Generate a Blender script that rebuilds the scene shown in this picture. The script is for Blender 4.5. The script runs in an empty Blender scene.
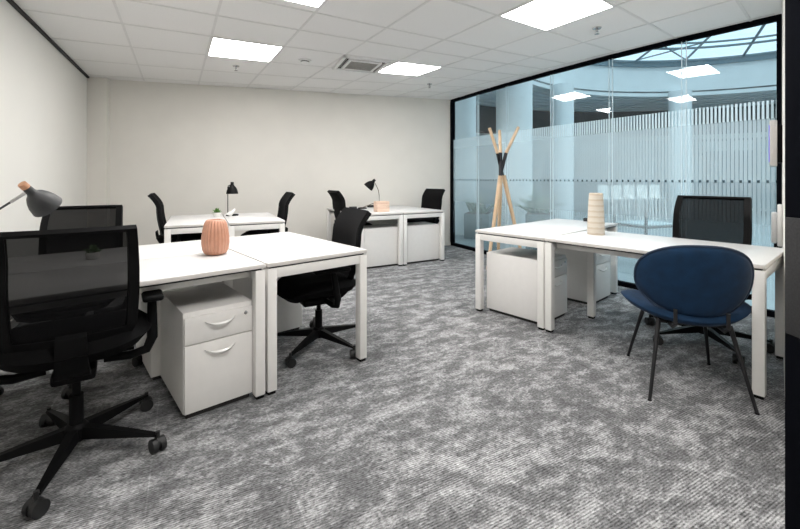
import bpy, bmesh, math, random
from mathutils import Vector, Matrix, Euler
random.seed(7)
S = bpy.context.scene
COL = S.collection
PI = math.pi
R = math.radians

# ------------------------------------------------------------------ materials
def _nt(name):
    m = bpy.data.materials.new(name); m.use_nodes = True
    nt = m.node_tree; nt.nodes.clear()
    out = nt.nodes.new('ShaderNodeOutputMaterial')
    return m, nt, out
def N(nt, typ, **kw):
    n = nt.nodes.new(typ)
    for k, v in kw.items():
        if k == 'inp':
            for kk, vv in v.items(): n.inputs[kk].default_value = vv
        else: setattr(n, k, v)
    return n
def L(nt, a, b): nt.links.new(a, b)
def c4(c): return (c[0], c[1], c[2], 1)
def math_n(nt, op, a, b=None, clamp=False):
    n = N(nt, 'ShaderNodeMath', operation=op, use_clamp=clamp)
    for i, v in enumerate((a, b)):
        if v is None: continue
        if isinstance(v, (int, float)): n.inputs[i].default_value = v
        else: L(nt, v, n.inputs[i])
    return n.outputs[0]

def pbr(name, col, rough=.5, metal=0., var=.06, scale=30, bump=0., bscale=200, sheen=0., coat=0., stretch=None, spec=None):
    """plain surface with a little procedural mottling and an optional fine bump"""
    m, nt, out = _nt(name)
    b = N(nt, 'ShaderNodeBsdfPrincipled')
    b.inputs['Roughness'].default_value = rough; b.inputs['Metallic'].default_value = metal
    if spec is not None: b.inputs['Specular IOR Level'].default_value = spec
    if sheen: b.inputs['Sheen Weight'].default_value = sheen; b.inputs['Sheen Roughness'].default_value = .4
    if coat: b.inputs['Coat Weight'].default_value = coat
    tc = N(nt, 'ShaderNodeTexCoord'); src = tc.outputs['Object']
    if stretch:
        mp = N(nt, 'ShaderNodeMapping'); mp.inputs['Scale'].default_value = stretch; L(nt, src, mp.inputs['Vector']); src = mp.outputs['Vector']
    nz = N(nt, 'ShaderNodeTexNoise'); nz.inputs['Scale'].default_value = scale; nz.inputs['Detail'].default_value = 4
    L(nt, src, nz.inputs['Vector'])
    cr = N(nt, 'ShaderNodeValToRGB')
    cr.color_ramp.elements[0].position = .3; cr.color_ramp.elements[1].position = .7
    cr.color_ramp.elements[0].color = c4([max(0, x*(1-var)) for x in col]); cr.color_ramp.elements[1].color = c4([min(1, x*(1+var)) for x in col])
    L(nt, nz.outputs['Fac'], cr.inputs['Fac']); L(nt, cr.outputs['Color'], b.inputs['Base Color'])
    if bump:
        n2 = N(nt, 'ShaderNodeTexNoise'); n2.inputs['Scale'].default_value = bscale; L(nt, src, n2.inputs['Vector'])
        bp = N(nt, 'ShaderNodeBump'); bp.inputs['Strength'].default_value = bump; bp.inputs['Distance'].default_value = .002
        L(nt, n2.outputs['Fac'], bp.inputs['Height']); L(nt, bp.outputs['Normal'], b.inputs['Normal'])
    L(nt, b.outputs[0], out.inputs[0]); return m

def wood_mat(name, c1, c2, axis=2):
    m, nt, out = _nt(name)
    b = N(nt, 'ShaderNodeBsdfPrincipled', inp={'Roughness': .5})
    tc = N(nt, 'ShaderNodeTexCoord'); mp = N(nt, 'ShaderNodeMapping')
    sc = [45, 45, 45]; sc[axis] = 3; mp.inputs['Scale'].default_value = sc
    L(nt, tc.outputs['Object'], mp.inputs['Vector'])
    nz = N(nt, 'ShaderNodeTexNoise', inp={'Scale': 1., 'Detail': 6.}); L(nt, mp.outputs[0], nz.inputs['Vector'])
    cr = N(nt, 'ShaderNodeValToRGB'); cr.color_ramp.elements[0].position = .3; cr.color_ramp.elements[1].position = .7
    cr.color_ramp.elements[0].color = c4(c1); cr.color_ramp.elements[1].color = c4(c2)
    L(nt, nz.outputs['Fac'], cr.inputs['Fac']); L(nt, cr.outputs[0], b.inputs['Base Color']); L(nt, b.outputs[0], out.inputs[0]); return m

def emit(name, col, st):
    m, nt, out = _nt(name)
    e = N(nt, 'ShaderNodeEmission', inp={'Color': c4(col), 'Strength': st}); L(nt, e.outputs[0], out.inputs[0]); return m

def carpet_mat():
    m, nt, out = _nt('carpet')
    b = N(nt, 'ShaderNodeBsdfPrincipled', inp={'Roughness': .95, 'Specular IOR Level': .15})
    tc = N(nt, 'ShaderNodeTexCoord')
    rot = N(nt, 'ShaderNodeMapping'); rot.inputs['Rotation'].default_value = (0, 0, R(-28)); L(nt, tc.outputs['Object'], rot.inputs['Vector'])
    st = N(nt, 'ShaderNodeMapping'); st.inputs['Scale'].default_value = (1.0, 1.75, 1); L(nt, rot.outputs[0], st.inputs['Vector'])
    def noise(sc, det, ro=.55, dist=0., v=st):
        n = N(nt, 'ShaderNodeTexNoise', inp={'Scale': sc, 'Detail': det, 'Roughness': ro, 'Distortion': dist}); L(nt, v.outputs[0], n.inputs['Vector']); return n.outputs['Fac']
    a = noise(5.6, 9., .76, .15); c = noise(24., 4., .7); big = noise(1.3, 2.)
    s = math_n(nt, 'ADD', math_n(nt, 'MULTIPLY', a, .66), math_n(nt, 'MULTIPLY', c, .22))
    s = math_n(nt, 'ADD', s, math_n(nt, 'MULTIPLY', big, .12))
    cr = N(nt, 'ShaderNodeValToRGB')
    e = cr.color_ramp.elements; e[0].position = .40; e[0].color = c4((.115, .116, .120)); e[1].position = .61; e[1].color = c4((.42, .42, .425))
    k = e.new(.49); k.color = c4((.175, .176, .18)); k2 = e.new(.525); k2.color = c4((.28, .281, .285))
    L(nt, s, cr.inputs['Fac'])
    # ribs of the tufting: fine rows, broken by noise, and pile speckle
    sx = N(nt, 'ShaderNodeSeparateXYZ'); L(nt, rot.outputs[0], sx.inputs[0])
    wob = noise(9., 2., v=rot)
    rib = math_n(nt, 'SINE', math_n(nt, 'ADD', math_n(nt, 'MULTIPLY', sx.outputs['Y'], 2*PI/.0105), math_n(nt, 'MULTIPLY', wob, 1.5)))
    fine = N(nt, 'ShaderNodeMapping'); fine.inputs['Scale'].default_value = (60, 130, 1); L(nt, rot.outputs[0], fine.inputs['Vector'])
    sp = noise(1., 3., .7, v=fine)
    gain = math_n(nt, 'ADD', math_n(nt, 'MULTIPLY', math_n(nt, 'MULTIPLY', rib, .75), math_n(nt, 'SUBTRACT', big, .18, clamp=True)), math_n(nt, 'MULTIPLY', sp, 3.0))
    gain = math_n(nt, 'ADD', gain, -.6)
    for ax in ('X', 'Y'):                                            # faint joints between the carpet tiles
        fr_ = math_n(nt, 'FRACT', math_n(nt, 'DIVIDE', math_n(nt, 'ADD', sx.outputs[ax], 20.13), .5))
        gain = math_n(nt, 'ADD', gain, math_n(nt, 'MULTIPLY', math_n(nt, 'LESS_THAN', fr_, .012), .22))
    mx = N(nt, 'ShaderNodeVectorMath', operation='SCALE'); L(nt, cr.outputs[0], mx.inputs[0]); L(nt, gain, mx.inputs['Scale'])
    L(nt, mx.outputs[0], b.inputs['Base Color'])
    bp = N(nt, 'ShaderNodeBump', inp={'Strength': .5, 'Distance': .004}); L(nt, sp, bp.inputs['Height']); L(nt, bp.outputs[0], b.inputs['Normal'])
    L(nt, b.outputs[0], out.inputs[0]); return m

def glass_mat(name, tint=(.925, .968, .985), film=False, refl=1.):
    m, nt, out = _nt(name)
    tr = N(nt, 'ShaderNodeBsdfTransparent', inp={'Color': c4(tint)})
    gl = N(nt, 'ShaderNodeBsdfGlossy', inp={'Roughness': 0., 'Color': c4((1, 1, 1))})
    lw = N(nt, 'ShaderNodeLayerWeight', inp={'Blend': .5})          # thin-pane (Schlick) reflectance, the same from both faces
    f = math_n(nt, 'ADD', .04, math_n(nt, 'MULTIPLY', .96, math_n(nt, 'POWER', lw.outputs['Facing'], 5.)))
    f = math_n(nt, 'MULTIPLY', f, refl, clamp=True)
    mx = N(nt, 'ShaderNodeMixShader'); L(nt, f, mx.inputs[0]); L(nt, tr.outputs[0], mx.inputs[1]); L(nt, gl.outputs[0], mx.inputs[2])
    res = mx.outputs[0]
    if film:
        tc = N(nt, 'ShaderNodeTexCoord'); sx = N(nt, 'ShaderNodeSeparateXYZ'); L(nt, tc.outputs['Object'], sx.inputs[0])
        x, z = sx.outputs['X'], sx.outputs['Z']
        fx = math_n(nt, 'FRACT', math_n(nt, 'DIVIDE', x, .031))
        below = math_n(nt, 'LESS_THAN', z, 1.90)
        def band(lo, hi): return math_n(nt, 'MULTIPLY', math_n(nt, 'GREATER_THAN', z, lo), math_n(nt, 'LESS_THAN', z, hi))
        wide = math_n(nt, 'LESS_THAN', z, 1.74)                       # bars thicken under the top row
        w = math_n(nt, 'ADD', .55, math_n(nt, 'MULTIPLY', wide, .27))
        bar = math_n(nt, 'LESS_THAN', fx, w)
        dash = band(1.17, 1.195)
        fade = N(nt, 'ShaderNodeMapRange', inp={1: .1, 2: .9, 3: 0., 4: 1.}); L(nt, z, fade.inputs[0])
        low = math_n(nt, 'LESS_THAN', z, 1.18)
        abar = math_n(nt, 'SUBTRACT', math_n(nt, 'SUBTRACT', .64, math_n(nt, 'MULTIPLY', wide, .26)), math_n(nt, 'MULTIPLY', low, .08))
        al = math_n(nt, 'MULTIPLY', math_n(nt, 'MULTIPLY', bar, below), math_n(nt, 'MULTIPLY', abar, fade.outputs[0]))
        gap = math_n(nt, 'MULTIPLY', math_n(nt, 'SUBTRACT', 1., bar), math_n(nt, 'MULTIPLY', wide, math_n(nt, 'SUBTRACT', 1., dash)))
        gapa = math_n(nt, 'SUBTRACT', .10, math_n(nt, 'MULTIPLY', low, .05))
        al = math_n(nt, 'ADD', al, math_n(nt, 'MULTIPLY', gap, math_n(nt, 'MULTIPLY', fade.outputs[0], gapa)), clamp=True)
        tick = math_n(nt, 'MULTIPLY', dash, math_n(nt, 'LESS_THAN', math_n(nt, 'FRACT', math_n(nt, 'DIVIDE', x, .062)), .3))
        al = math_n(nt, 'ADD', al, math_n(nt, 'MULTIPLY', tick, .28), clamp=True)
        tcol = N(nt, 'ShaderNodeMix', data_type='RGBA'); tcol.inputs[6].default_value = c4((.84, .92, .95)); tcol.inputs[7].default_value = c4((.12, .17, .20)); L(nt, tick, tcol.inputs[0])
        df = N(nt, 'ShaderNodeBsdfDiffuse'); L(nt, tcol.outputs[2], df.inputs['Color']); tl = N(nt, 'ShaderNodeBsdfTranslucent'); L(nt, tcol.outputs[2], tl.inputs['Color'])
        m2 = N(nt, 'ShaderNodeMixShader', inp={0: .62}); L(nt, df.outputs[0], m2.inputs[1]); L(nt, tl.outputs[0], m2.inputs[2])
        m3 = N(nt, 'ShaderNodeMixShader'); L(nt, al, m3.inputs[0]); L(nt, res, m3.inputs[1]); L(nt, m2.outputs[0], m3.inputs[2]); res = m3.outputs[0]
    L(nt, res, out.inputs[0]); return m

def mesh_fabric(name, see=.2, col=(.012, .012, .013)):
    m, nt, out = _nt(name)
    b = N(nt, 'ShaderNodeBsdfPrincipled', inp={'Roughness': .85, 'Specular IOR Level': .08})
    tc = N(nt, 'ShaderNodeTexCoord'); nz = N(nt, 'ShaderNodeTexNoise', inp={'Scale': 260., 'Detail': 2.}); L(nt, tc.outputs['Object'], nz.inputs['Vector'])
    cr = N(nt, 'ShaderNodeValToRGB'); cr.color_ramp.elements[0].position = .35; cr.color_ramp.elements[1].position = .7
    cr.color_ramp.elements[0].color = c4([x*.5 for x in col]); cr.color_ramp.elements[1].color = c4([x*1.8 for x in col])
    L(nt, nz.outputs['Fac'], cr.inputs['Fac']); L(nt, cr.outputs[0], b.inputs['Base Color'])
    tr = N(nt, 'ShaderNodeBsdfTransparent'); mx = N(nt, 'ShaderNodeMixShader', inp={0: see})
    L(nt, b.outputs[0], mx.inputs[1]); L(nt, tr.outputs[0], mx.inputs[2]); L(nt, mx.outputs[0], out.inputs[0]); return m

def banded_mat():
    m, nt, out = _nt('stacked_wood_rings')
    b = N(nt, 'ShaderNodeBsdfPrincipled', inp={'Roughness': .6})
    tc = N(nt, 'ShaderNodeTexCoord'); sx = N(nt, 'ShaderNodeSeparateXYZ'); L(nt, tc.outputs['Object'], sx.inputs[0])
    f = math_n(nt, 'FRACT', math_n(nt, 'DIVIDE', sx.outputs['Z'], .047))
    nz = N(nt, 'ShaderNodeTexNoise', inp={'Scale': 30., 'Detail': 3.}); L(nt, tc.outputs['Object'], nz.inputs['Vector'])
    f = math_n(nt, 'ADD', f, math_n(nt, 'MULTIPLY', nz.outputs['Fac'], .5))
    cr = N(nt, 'ShaderNodeValToRGB'); e = cr.color_ramp.elements
    e[0].position = .25; e[0].color = c4((.52, .435, .33)); e[1].position = 1.1 if False else .95; e[1].color = c4((.60, .54, .46))
    k = e.new(.55); k.color = c4((.54, .46, .36)); k = e.new(.62); k.color = c4((.62, .57, .50))
    L(nt, f, cr.inputs['Fac']); L(nt, cr.outputs[0], b.inputs['Base Color']); L(nt, b.outputs[0], out.inputs[0]); return m

M = dict(
    carpet=carpet_mat(),
    wall=pbr('white_wall_paint', (.745, .722, .675), .85, var=.02, scale=3, bump=.05, bscale=300),
    wallL=pbr('white_board_wall', (.79, .78, .74), .6, var=.012, scale=2),
    tile=pbr('ceiling_tile', (.84, .83, .82), .95, var=.03, scale=160, bump=.15, bscale=400),
    grid=pbr('ceiling_grid_paint', (.73, .72, .71), .6, var=.03),
    white=pbr('white_laminate', (.645, .64, .635), .38, var=.012, scale=8),
    edge=pbr('desk_edge_band', (.66, .63, .60), .5, var=.02),
    steel=pbr('white_powder_coat', (.83, .815, .79), .42, var=.015, scale=20),
    ped=pbr('pedestal_paint', (.80, .785, .765), .42, var=.015, scale=20),
    handle=pbr('satin_white_handle', (.76, .75, .73), .3, metal=.2, var=.02),
    chrome=pbr('lock_chrome', (.5, .5, .5), .25, metal=1., var=.02),
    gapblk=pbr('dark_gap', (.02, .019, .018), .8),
    blkpl=pbr('black_plastic', (.0035, .0035, .0038), .55, var=.1, scale=60, spec=.10),
    blkfab=pbr('black_seat_fabric', (.004, .004, .0043), .9, spec=.08, var=.25, scale=220, bump=.3, bscale=500),
    mesh=mesh_fabric('black_mesh_back', .055, (.0045,.0045,.005)),
    meshf=mesh_fabric('black_knit_back', .03, (.0075, .0075, .008)),
    caster=pbr('caster_grey', (.010, .010, .0105), .5, var=.1),
    blue=pbr('blue_velvet', (.0045, .0225, .057), .8, var=.22, scale=18, bump=.12, bscale=300, sheen=.06, spec=.2),
    blkmetal=pbr('black_metal', (.018, .018, .02), .4, metal=.5, var=.1),
    frameblk=pbr('black_anodised_frame', (.0025, .003, .005), .8, var=.1, spec=.03),
    lampgrey=pbr('lamp_grey_enamel', (.028, .029, .031), .5, var=.05),
    lampblk=pbr('lamp_black_enamel', (.004, .004, .004), .55, var=.05, spec=.15),
    lampin=pbr('lamp_inner_white', (.75, .74, .70), .5),
    copper=wood_mat('beech_cap', (.50, .25, .14), (.66, .36, .22)),
    pink=pbr('terracotta_glaze', (.53, .265, .175), .38, var=.08, scale=25, coat=.2),
    rings=banded_mat(),
    beech=wood_mat('pale_beech', (.60, .41, .25), (.74, .55, .37)),
    crate=wood_mat('peach_wood', (.72, .50, .38), (.84, .65, .52), 0),
    leaf=pbr('leaf_green', (.10, .22, .05), .55, var=.4, scale=25),
    leafd=pbr('leaf_dark_green', (.07, .14, .08), .5, var=.4, scale=12),
    pot=pbr('white_pot', (.78, .77, .74), .4, var=.02),
    soil=pbr('soil', (.06, .045, .03), .95, var=.4, scale=90),
    glass=glass_mat('window_glass', film=True),
    seam=pbr('joint_strip', (.62, .70, .73), .3, var=.03),
    skyglass=glass_mat('skylight_glass', (.95, .99, .995), refl=.6),
    diff=emit('light_diffuser', (1., .975, .95), 28.5),
    lampframe=pbr('light_frame', (.8, .8, .79), .5),
    acgrey=pbr('grille_grey', (.33, .32, .30), .7, var=.1),
    aw=pbr('atrium_white', (.72, .77, .79), .7, var=.03, scale=2),
    afloor=pbr('atrium_floor', (.30, .35, .37), .35, var=.1, scale=3),
    apanel=pbr('atrium_panel', (.36, .45, .48), .5, var=.04, scale=4),
    adark=pbr('atrium_dark_soffit', (.045, .06, .07), .8, var=.1),
    aslat=pbr('atrium_slat', (.78, .82, .84), .6, var=.05),
    abar=pbr('skylight_bar', (.13, .20, .24), .5, var=.05),
    adoor=pbr('atrium_door_dark', (.16, .22, .25), .4, var=.08),
    planter=pbr('planter_grey', (.14, .18, .19), .6, var=.1),
    greyfab=pbr('grey_door_fabric', (.020, .020, .021), .9, var=.3, scale=150),
    screen=emit('tablet_glow', (.12, .08, .75), 1.2),
    devicew=pbr('device_grey', (.50, .48, .46), .5, var=.03),
)

# ------------------------------------------------------------------ mesh building
class MB:
    def __init__(s): s.bm = bmesh.new()
    def _merge(s, b, mat=None):
        if mat is not None: bmesh.ops.transform(b, matrix=mat, verts=b.verts)
        me = bpy.data.meshes.new('tmp'); b.to_mesh(me); b.free(); s.bm.from_mesh(me); bpy.data.meshes.remove(me); return s
    def box(s, x0, x1, y0, y1, z0, z1, bev=0., seg=2, mat=None):
        b = bmesh.new(); bmesh.ops.create_cube(b, size=1)
        for v in b.verts: v.co = Vector(((x0+x1)/2 + v.co.x*(x1-x0), (y0+y1)/2 + v.co.y*(y1-y0), (z0+z1)/2 + v.co.z*(z1-z0)))
        if bev: bmesh.ops.bevel(b, geom=b.edges[:], offset=bev, segments=seg, affect='EDGES', profile=.5)
        return s._merge(b, mat)
    def rod(s, p0, p1, r0, r1=None, n=16, cap=True):
        p0, p1 = Vector(p0), Vector(p1); r1 = r0 if r1 is None else r1
        d = p1-p0; b = bmesh.new()
        bmesh.ops.create_cone(b, cap_ends=cap, segments=n, radius1=r0, radius2=r1, depth=d.length)
        q = d.to_track_quat('Z', 'Y').to_matrix().to_4x4(); q.translation = (p0+p1)/2
        return s._merge(b, q)
    def sphere(s, c, r, scale=(1, 1, 1), seg=24, ring=14, mat=None):
        b = bmesh.new(); bmesh.ops.create_uvsphere(b, u_segments=seg, v_segments=ring, radius=r)
        for v in b.verts: v.co = Vector((c[0]+v.co.x*scale[0], c[1]+v.co.y*scale[1], c[2]+v.co.z*scale[2]))
        return s._merge(b, mat)
    def lathe(s, prof, n=32, mat=None, rib=0, amp=0.):
        b = bmesh.new(); rows = []
        for (r, z, *a) in prof:
            if r < 1e-6: rows.append([b.verts.new((0, 0, z))]); continue
            k = a[0] if a else 1.
            row = []
            for i in range(n):
                t = 2*PI*i/n; rr = r*(1 + (amp*k*abs(math.cos(rib*t/2)) if rib else 0))
                row.append(b.verts.new((rr*math.cos(t), rr*math.sin(t), z)))
            rows.append(row)
        for A, B in zip(rows, rows[1:]):
            for i in range(n):
                j = (i+1) % n
                if len(A) == 1 and len(B) == 1: continue
                if len(A) == 1: b.faces.new((A[0], B[j], B[i]))
                elif len(B) == 1: b.faces.new((A[i], A[j], B[0]))
                else: b.faces.new((A[i], A[j], B[j], B[i]))
        return s._merge(b, mat)
    def tube(s, pts, r, n=10, closed=False):
        pts = [Vector(p) for p in pts]; b = bmesh.new(); rows = []; m = len(pts)
        up = Vector((0, 0, 1)); nrm = None
        for i, p in enumerate(pts):
            if closed: t = (pts[(i+1) % m]-pts[i-1]).normalized()
            else: t = (pts[min(i+1, m-1)]-pts[max(i-1, 0)]).normalized()
            if nrm is None: nrm = t.cross(up) if abs(t.dot(up)) < .95 else t.cross(Vector((1, 0, 0)))
            nrm = (nrm - t*nrm.dot(t)).normalized(); bi = t.cross(nrm)
            rr = r[i] if isinstance(r, (list, tuple)) else r
            rows.append([b.verts.new(p + (nrm*math.cos(2*PI*k/n)+bi*math.sin(2*PI*k/n))*rr) for k in range(n)])
        prs = list(zip(rows, rows[1:])) + ([(rows[-1], rows[0])] if closed else [])
        for A, B in prs:
            for k in range(n): b.faces.new((A[k], A[(k+1) % n], B[(k+1) % n], B[k]))
        if not closed: b.faces.new(rows[0][::-1]); b.faces.new(rows[-1])
        return s._merge(b)
    def shell(s, fn, nu, nv, th, mask=None):
        """fn(u,v) -> point, u,v in 0..1; a sheet of thickness th (its back face is offset along the normal)"""
        b = bmesh.new(); g = [[b.verts.new(fn(i/nu, j/nv)) for j in range(nv+1)] for i in range(nu+1)]
        for i in range(nu):
            for j in range(nv):
                if mask and not mask((i+.5)/nu, (j+.5)/nv): continue
                b.faces.new((g[i][j], g[i+1][j], g[i+1][j+1], g[i][j+1]))
        for v in [v for v in b.verts if not v.link_faces]: b.verts.remove(v)
        b.normal_update()
        if th: bmesh.ops.solidify(b, geom=b.faces[:], thickness=th)
        return s._merge(b)
    def prism(s, poly, z0, z1, mat=None):
        b = bmesh.new(); lo = [b.verts.new((p[0], p[1], z0)) for p in poly]; hi = [b.verts.new((p[0], p[1], z1)) for p in poly]
        n = len(poly); b.faces.new(lo[::-1]); b.faces.new(hi)
        for i in range(n): b.faces.new((lo[i], lo[(i+1) % n], hi[(i+1) % n], hi[i]))
        return s._merge(b, mat)
    def arc(s, cx, cy, r0, r1, a0, a1, z0, z1, n=64, z0b=None, z1b=None):
        """curved slab between radii r0..r1; z0b/z1b: heights at r1"""
        z0b = z0 if z0b is None else z0b; z1b = z1 if z1b is None else z1b
        b = bmesh.new(); rows = []
        for i in range(n+1):
            t = a0+(a1-a0)*i/n; c, sn = math.cos(t), math.sin(t)
            rows.append([b.verts.new((cx+r*c, cy+r*sn, z)) for r, z in ((r0, z0), (r1, z0b), (r1, z1b), (r0, z1))])
        full = abs(abs(a1-a0)-2*PI) < 1e-6
        for A, B in zip(rows, rows[1:]):
            for k in range(4): b.faces.new((A[k], A[(k+1) % 4], B[(k+1) % 4], B[k]))
        if not full: b.faces.new(rows[0][::-1]); b.faces.new(rows[-1])
        return s._merge(b)

def obj(name, mb, mat, parent=None, label=None, loc=None, rz=0., angle=35, sub=0):
    bmesh.ops.recalc_face_normals(mb.bm, faces=mb.bm.faces[:])
    me = bpy.data.meshes.new(name); mb.bm.to_mesh(me); mb.bm.free()
    for p in me.polygons: p.use_smooth = True
    me.set_sharp_from_angle(angle=R(angle))
    me.materials.append(M[mat] if isinstance(mat, str) else mat)
    o = bpy.data.objects.new(name, me); COL.objects.link(o)
    if parent: o.parent = parent
    if loc: o.location = loc
    o.rotation_euler.z = rz
    if label: o['label'] = label
    if sub:
        md = o.modifiers.new('subsurf', 'SUBSURF'); md.levels = sub; md.render_levels = sub
    return o
def tag(o, label, cat, group=None, kind=None):
    o['label'] = label; o['category'] = cat
    if group: o['group'] = group
    if kind: o['kind'] = kind
    return o
def thing(name, label, cat, loc=(0, 0, 0), rz=0., group=None):
    o = bpy.data.objects.new(name, None); o.empty_display_size = .1; COL.objects.link(o)
    o.location = loc; o.rotation_euler = (0, 0, rz); return tag(o, label, cat, group)
def struct(name, mb, mat, parent=None, **k):
    o = obj(name, mb, mat, parent, **k)
    if not parent: o['kind'] = 'structure'
    return o
def copy_tree(o, parent=None):
    c = o.copy(); COL.objects.link(c)
    if parent: c.parent = parent
    for ch in list(o.children): copy_tree(ch, c)
    return c

# ------------------------------------------------------------------ camera (level, lens shifted down)
H = 1.215; CH = 2.63; F = 404.
cam = bpy.data.cameras.new('camera'); co = bpy.data.objects.new('camera', cam); COL.objects.link(co)
co.location = (0, 0, H); co.rotation_euler = (R(90), 0, 0)
cam.sensor_width = 36; cam.lens = 36*F/800; cam.shift_y = -(264.5-178)/800; cam.clip_start = .05
S.camera = co

# ------------------------------------------------------------------ the room
WL0 = Vector((-4.41, 5.72)); wl = Vector((.46, -.888)).normalized()      # left wall runs toward the viewer
WL1 = WL0 + wl*8.4
BR = Vector((.94, 7.33))                                                  # back right corner
gp = []
for ratio, k in ((None, 1), (.193, .985), (.265, .975), (.376, .97), (.522, .97), (.703, .98), (.9455, 1.)):
    if ratio is None: gp.append(BR.copy()); continue
    y = (.94+.618*7.33)/(ratio+.618); gp.append(Vector((ratio*y, y))*k)
GE = gp[-1]
WR1 = Vector((1.335, 1.385))                                              # near end of the right wall
room = [WL1, WL0, BR] + gp[1:] + [WR1, Vector((2.0, 1.3)), Vector((2.0, WL1.y))]
fl = MB().prism([(p.x, p.y) for p in room], -.06, 0.)
struct('floor', fl, 'carpet')
struct('ceiling', MB().prism([(p.x, p.y) for p in room], CH, CH+.12), 'tile')

def wall(name, a, b, th, z0, z1, mat, side=1):
    """a box wall on the far side of line a-b"""
    a, b = Vector(a), Vector(b); d = (b-a); n = Vector((-d.y, d.x)).normalized()*th*side
    return struct(name, MB().prism([a, b, b+n, a+n], z0, z1), mat)
wall('wall_left', WL1, WL0, .12, 0, CH+.12, 'wallL', 1)
wall('wall_back', WL0, BR, .12, 0, CH+.12, 'wall', 1)
wall('wall_right', GE, WR1, .12, 0, CH+.12, 'wall', 1)
wall('wall_rear', (2.1, WL1.y), (WL1.x-.1, WL1.y), .12, 0, CH+.12, 'wall', 1)
wall('wall_side', (2.0, 1.3), (2.0, WL1.y), .12, 0, CH+.12, 'wall', 1)
# corner pilaster, dark shadow strip at the top of the left wall, skirtings
bdir = (BR-WL0).normalized(); bn = Vector((-bdir.y, bdir.x))
def strip(name, a, b, th, z0, z1, mat, side):
    a, b = Vector(a), Vector(b); d = b-a; n = Vector((-d.y, d.x)).normalized()*th*side
    return struct(name, MB().prism([a, b, b+n, a+n], z0, z1), mat)
q0 = WL0; q1 = WL0+bdir*.26
struct('trim_1', MB().prism([q0-bn*.10, q1-bn*.10, q1, q0], 0, CH-.005), 'wall')
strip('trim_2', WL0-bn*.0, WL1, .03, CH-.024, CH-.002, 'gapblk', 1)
strip('baseboard_back', WL0+bdir*.3, BR, .012, 0, .07, 'wall', -1)
strip('baseboard_left', WL0, WL1, .012, 0, .07, 'wallL', 1)

# ceiling grid: rows of the suspended tiles, following the gentle curve of the building
gpv = [-0.058, 0.587, -0.265, -0.011, 0.009, 4.332, 0.298, 0.425, -0.011, -0.035]
GV = {-8: -11.2, -7: -9.75, -6: -8.3, -5: -6.85, -4: -5.4, -3: -3.872, -2: -2.369, -1: -.848, 0: 0., 1: 1., 2: 2.197, 3: 3.447, 4: 4.7, 5: 5.95}
def gv(j):
    a = math.floor(j); t = j-a
    return GV[a]*(1-t)+(GV[a+1]*t if t else 0)
def gm(i, j):
    V = gv(j); x = i-3.5
    return Vector((gpv[0]+gpv[1]*x+gpv[2]*V+gpv[3]*x*x+gpv[4]*x*V, gpv[5]+gpv[6]*x+gpv[7]*V+gpv[8]*x*x+gpv[9]*x*V))
def inside(p, poly=room, eps=0):
    c = False; n = len(poly)
    for i in range(n):
        a, b = poly[i], poly[i-1]
        if (a.y > p.y) != (b.y > p.y) and p.x < (b.x-a.x)*(p.y-a.y)/(b.y-a.y)+a.x: c = not c
    return c
g = MB()
def bar(a, b, w=.011, sub=10):
    for k in range(sub):
        p, q = a.lerp(b, k/sub), a.lerp(b, (k+1)/sub)
        if not (inside(p) and inside(q)): continue
        n = Vector((-(q-p).y, (q-p).x)).normalized()*w
        g.prism([p-n, q-n, q+n, p+n], CH-.004, CH+.001)
for j in range(-6, 6):
    for i in range(-2, 9):
        if -2 <= i < 9: bar(gm(i, j), gm(i+1, j))
for i in range(-2, 10):
    for j in range(-6, 5): bar(gm(i, j), gm(i, j+1))
struct('ceiling_grid', g, 'grid')

# ceiling lights, one tile each
def cell(i, j):
    c = gm(i+.5, j+.5); d = gm(i+1, j+.5)-gm(i, j+.5); return c, math.atan2(d.y, d.x)
def quad_light(i, j, label, group=None, sz=None):
    c, a = cell(i, j)
    t = thing('ceiling_light', label, 'ceiling light', (c.x, c.y, CH), a, group)
    inv = Matrix.Rotation(-a, 2)
    cs = [inv @ (gm(i+di, j+dj)-c) for di, dj in ((0, 0), (1, 0), (1, 1), (0, 1))]
    inn = [p*.955 for p in cs]
    fr = MB()
    for k in range(4):
        fr.prism([cs[k]*.975, cs[(k+1) % 4]*.975, inn[(k+1) % 4]*.985, inn[k]*.985], -.010, -.003)
    obj('frame', fr, 'lampframe', t)
    obj('diffuser', MB().prism([p*.985 for p in inn], -.008, -.003), 'diff', t)
    return t
LG = 'square ceiling light panels'
quad_light(1, 1, 'square ceiling light panel above the back left desks, left of the air vent', LG)
quad_light(4, 1, 'square ceiling light panel immediately right of the square air vent', LG)
quad_light(4, -3, 'largest square ceiling light panel, close to the glass wall', LG)
quad_light(1, -2.13, 'ceiling light panel cut off by the top edge of the photo', LG)
for i, j in ((1, -5), (4, -6), (7, -6)):
    quad_light(i, j, 'ceiling light panel overhead that shows only as a reflection in the glass', 'overhead lights mirrored in the glass')

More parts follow.
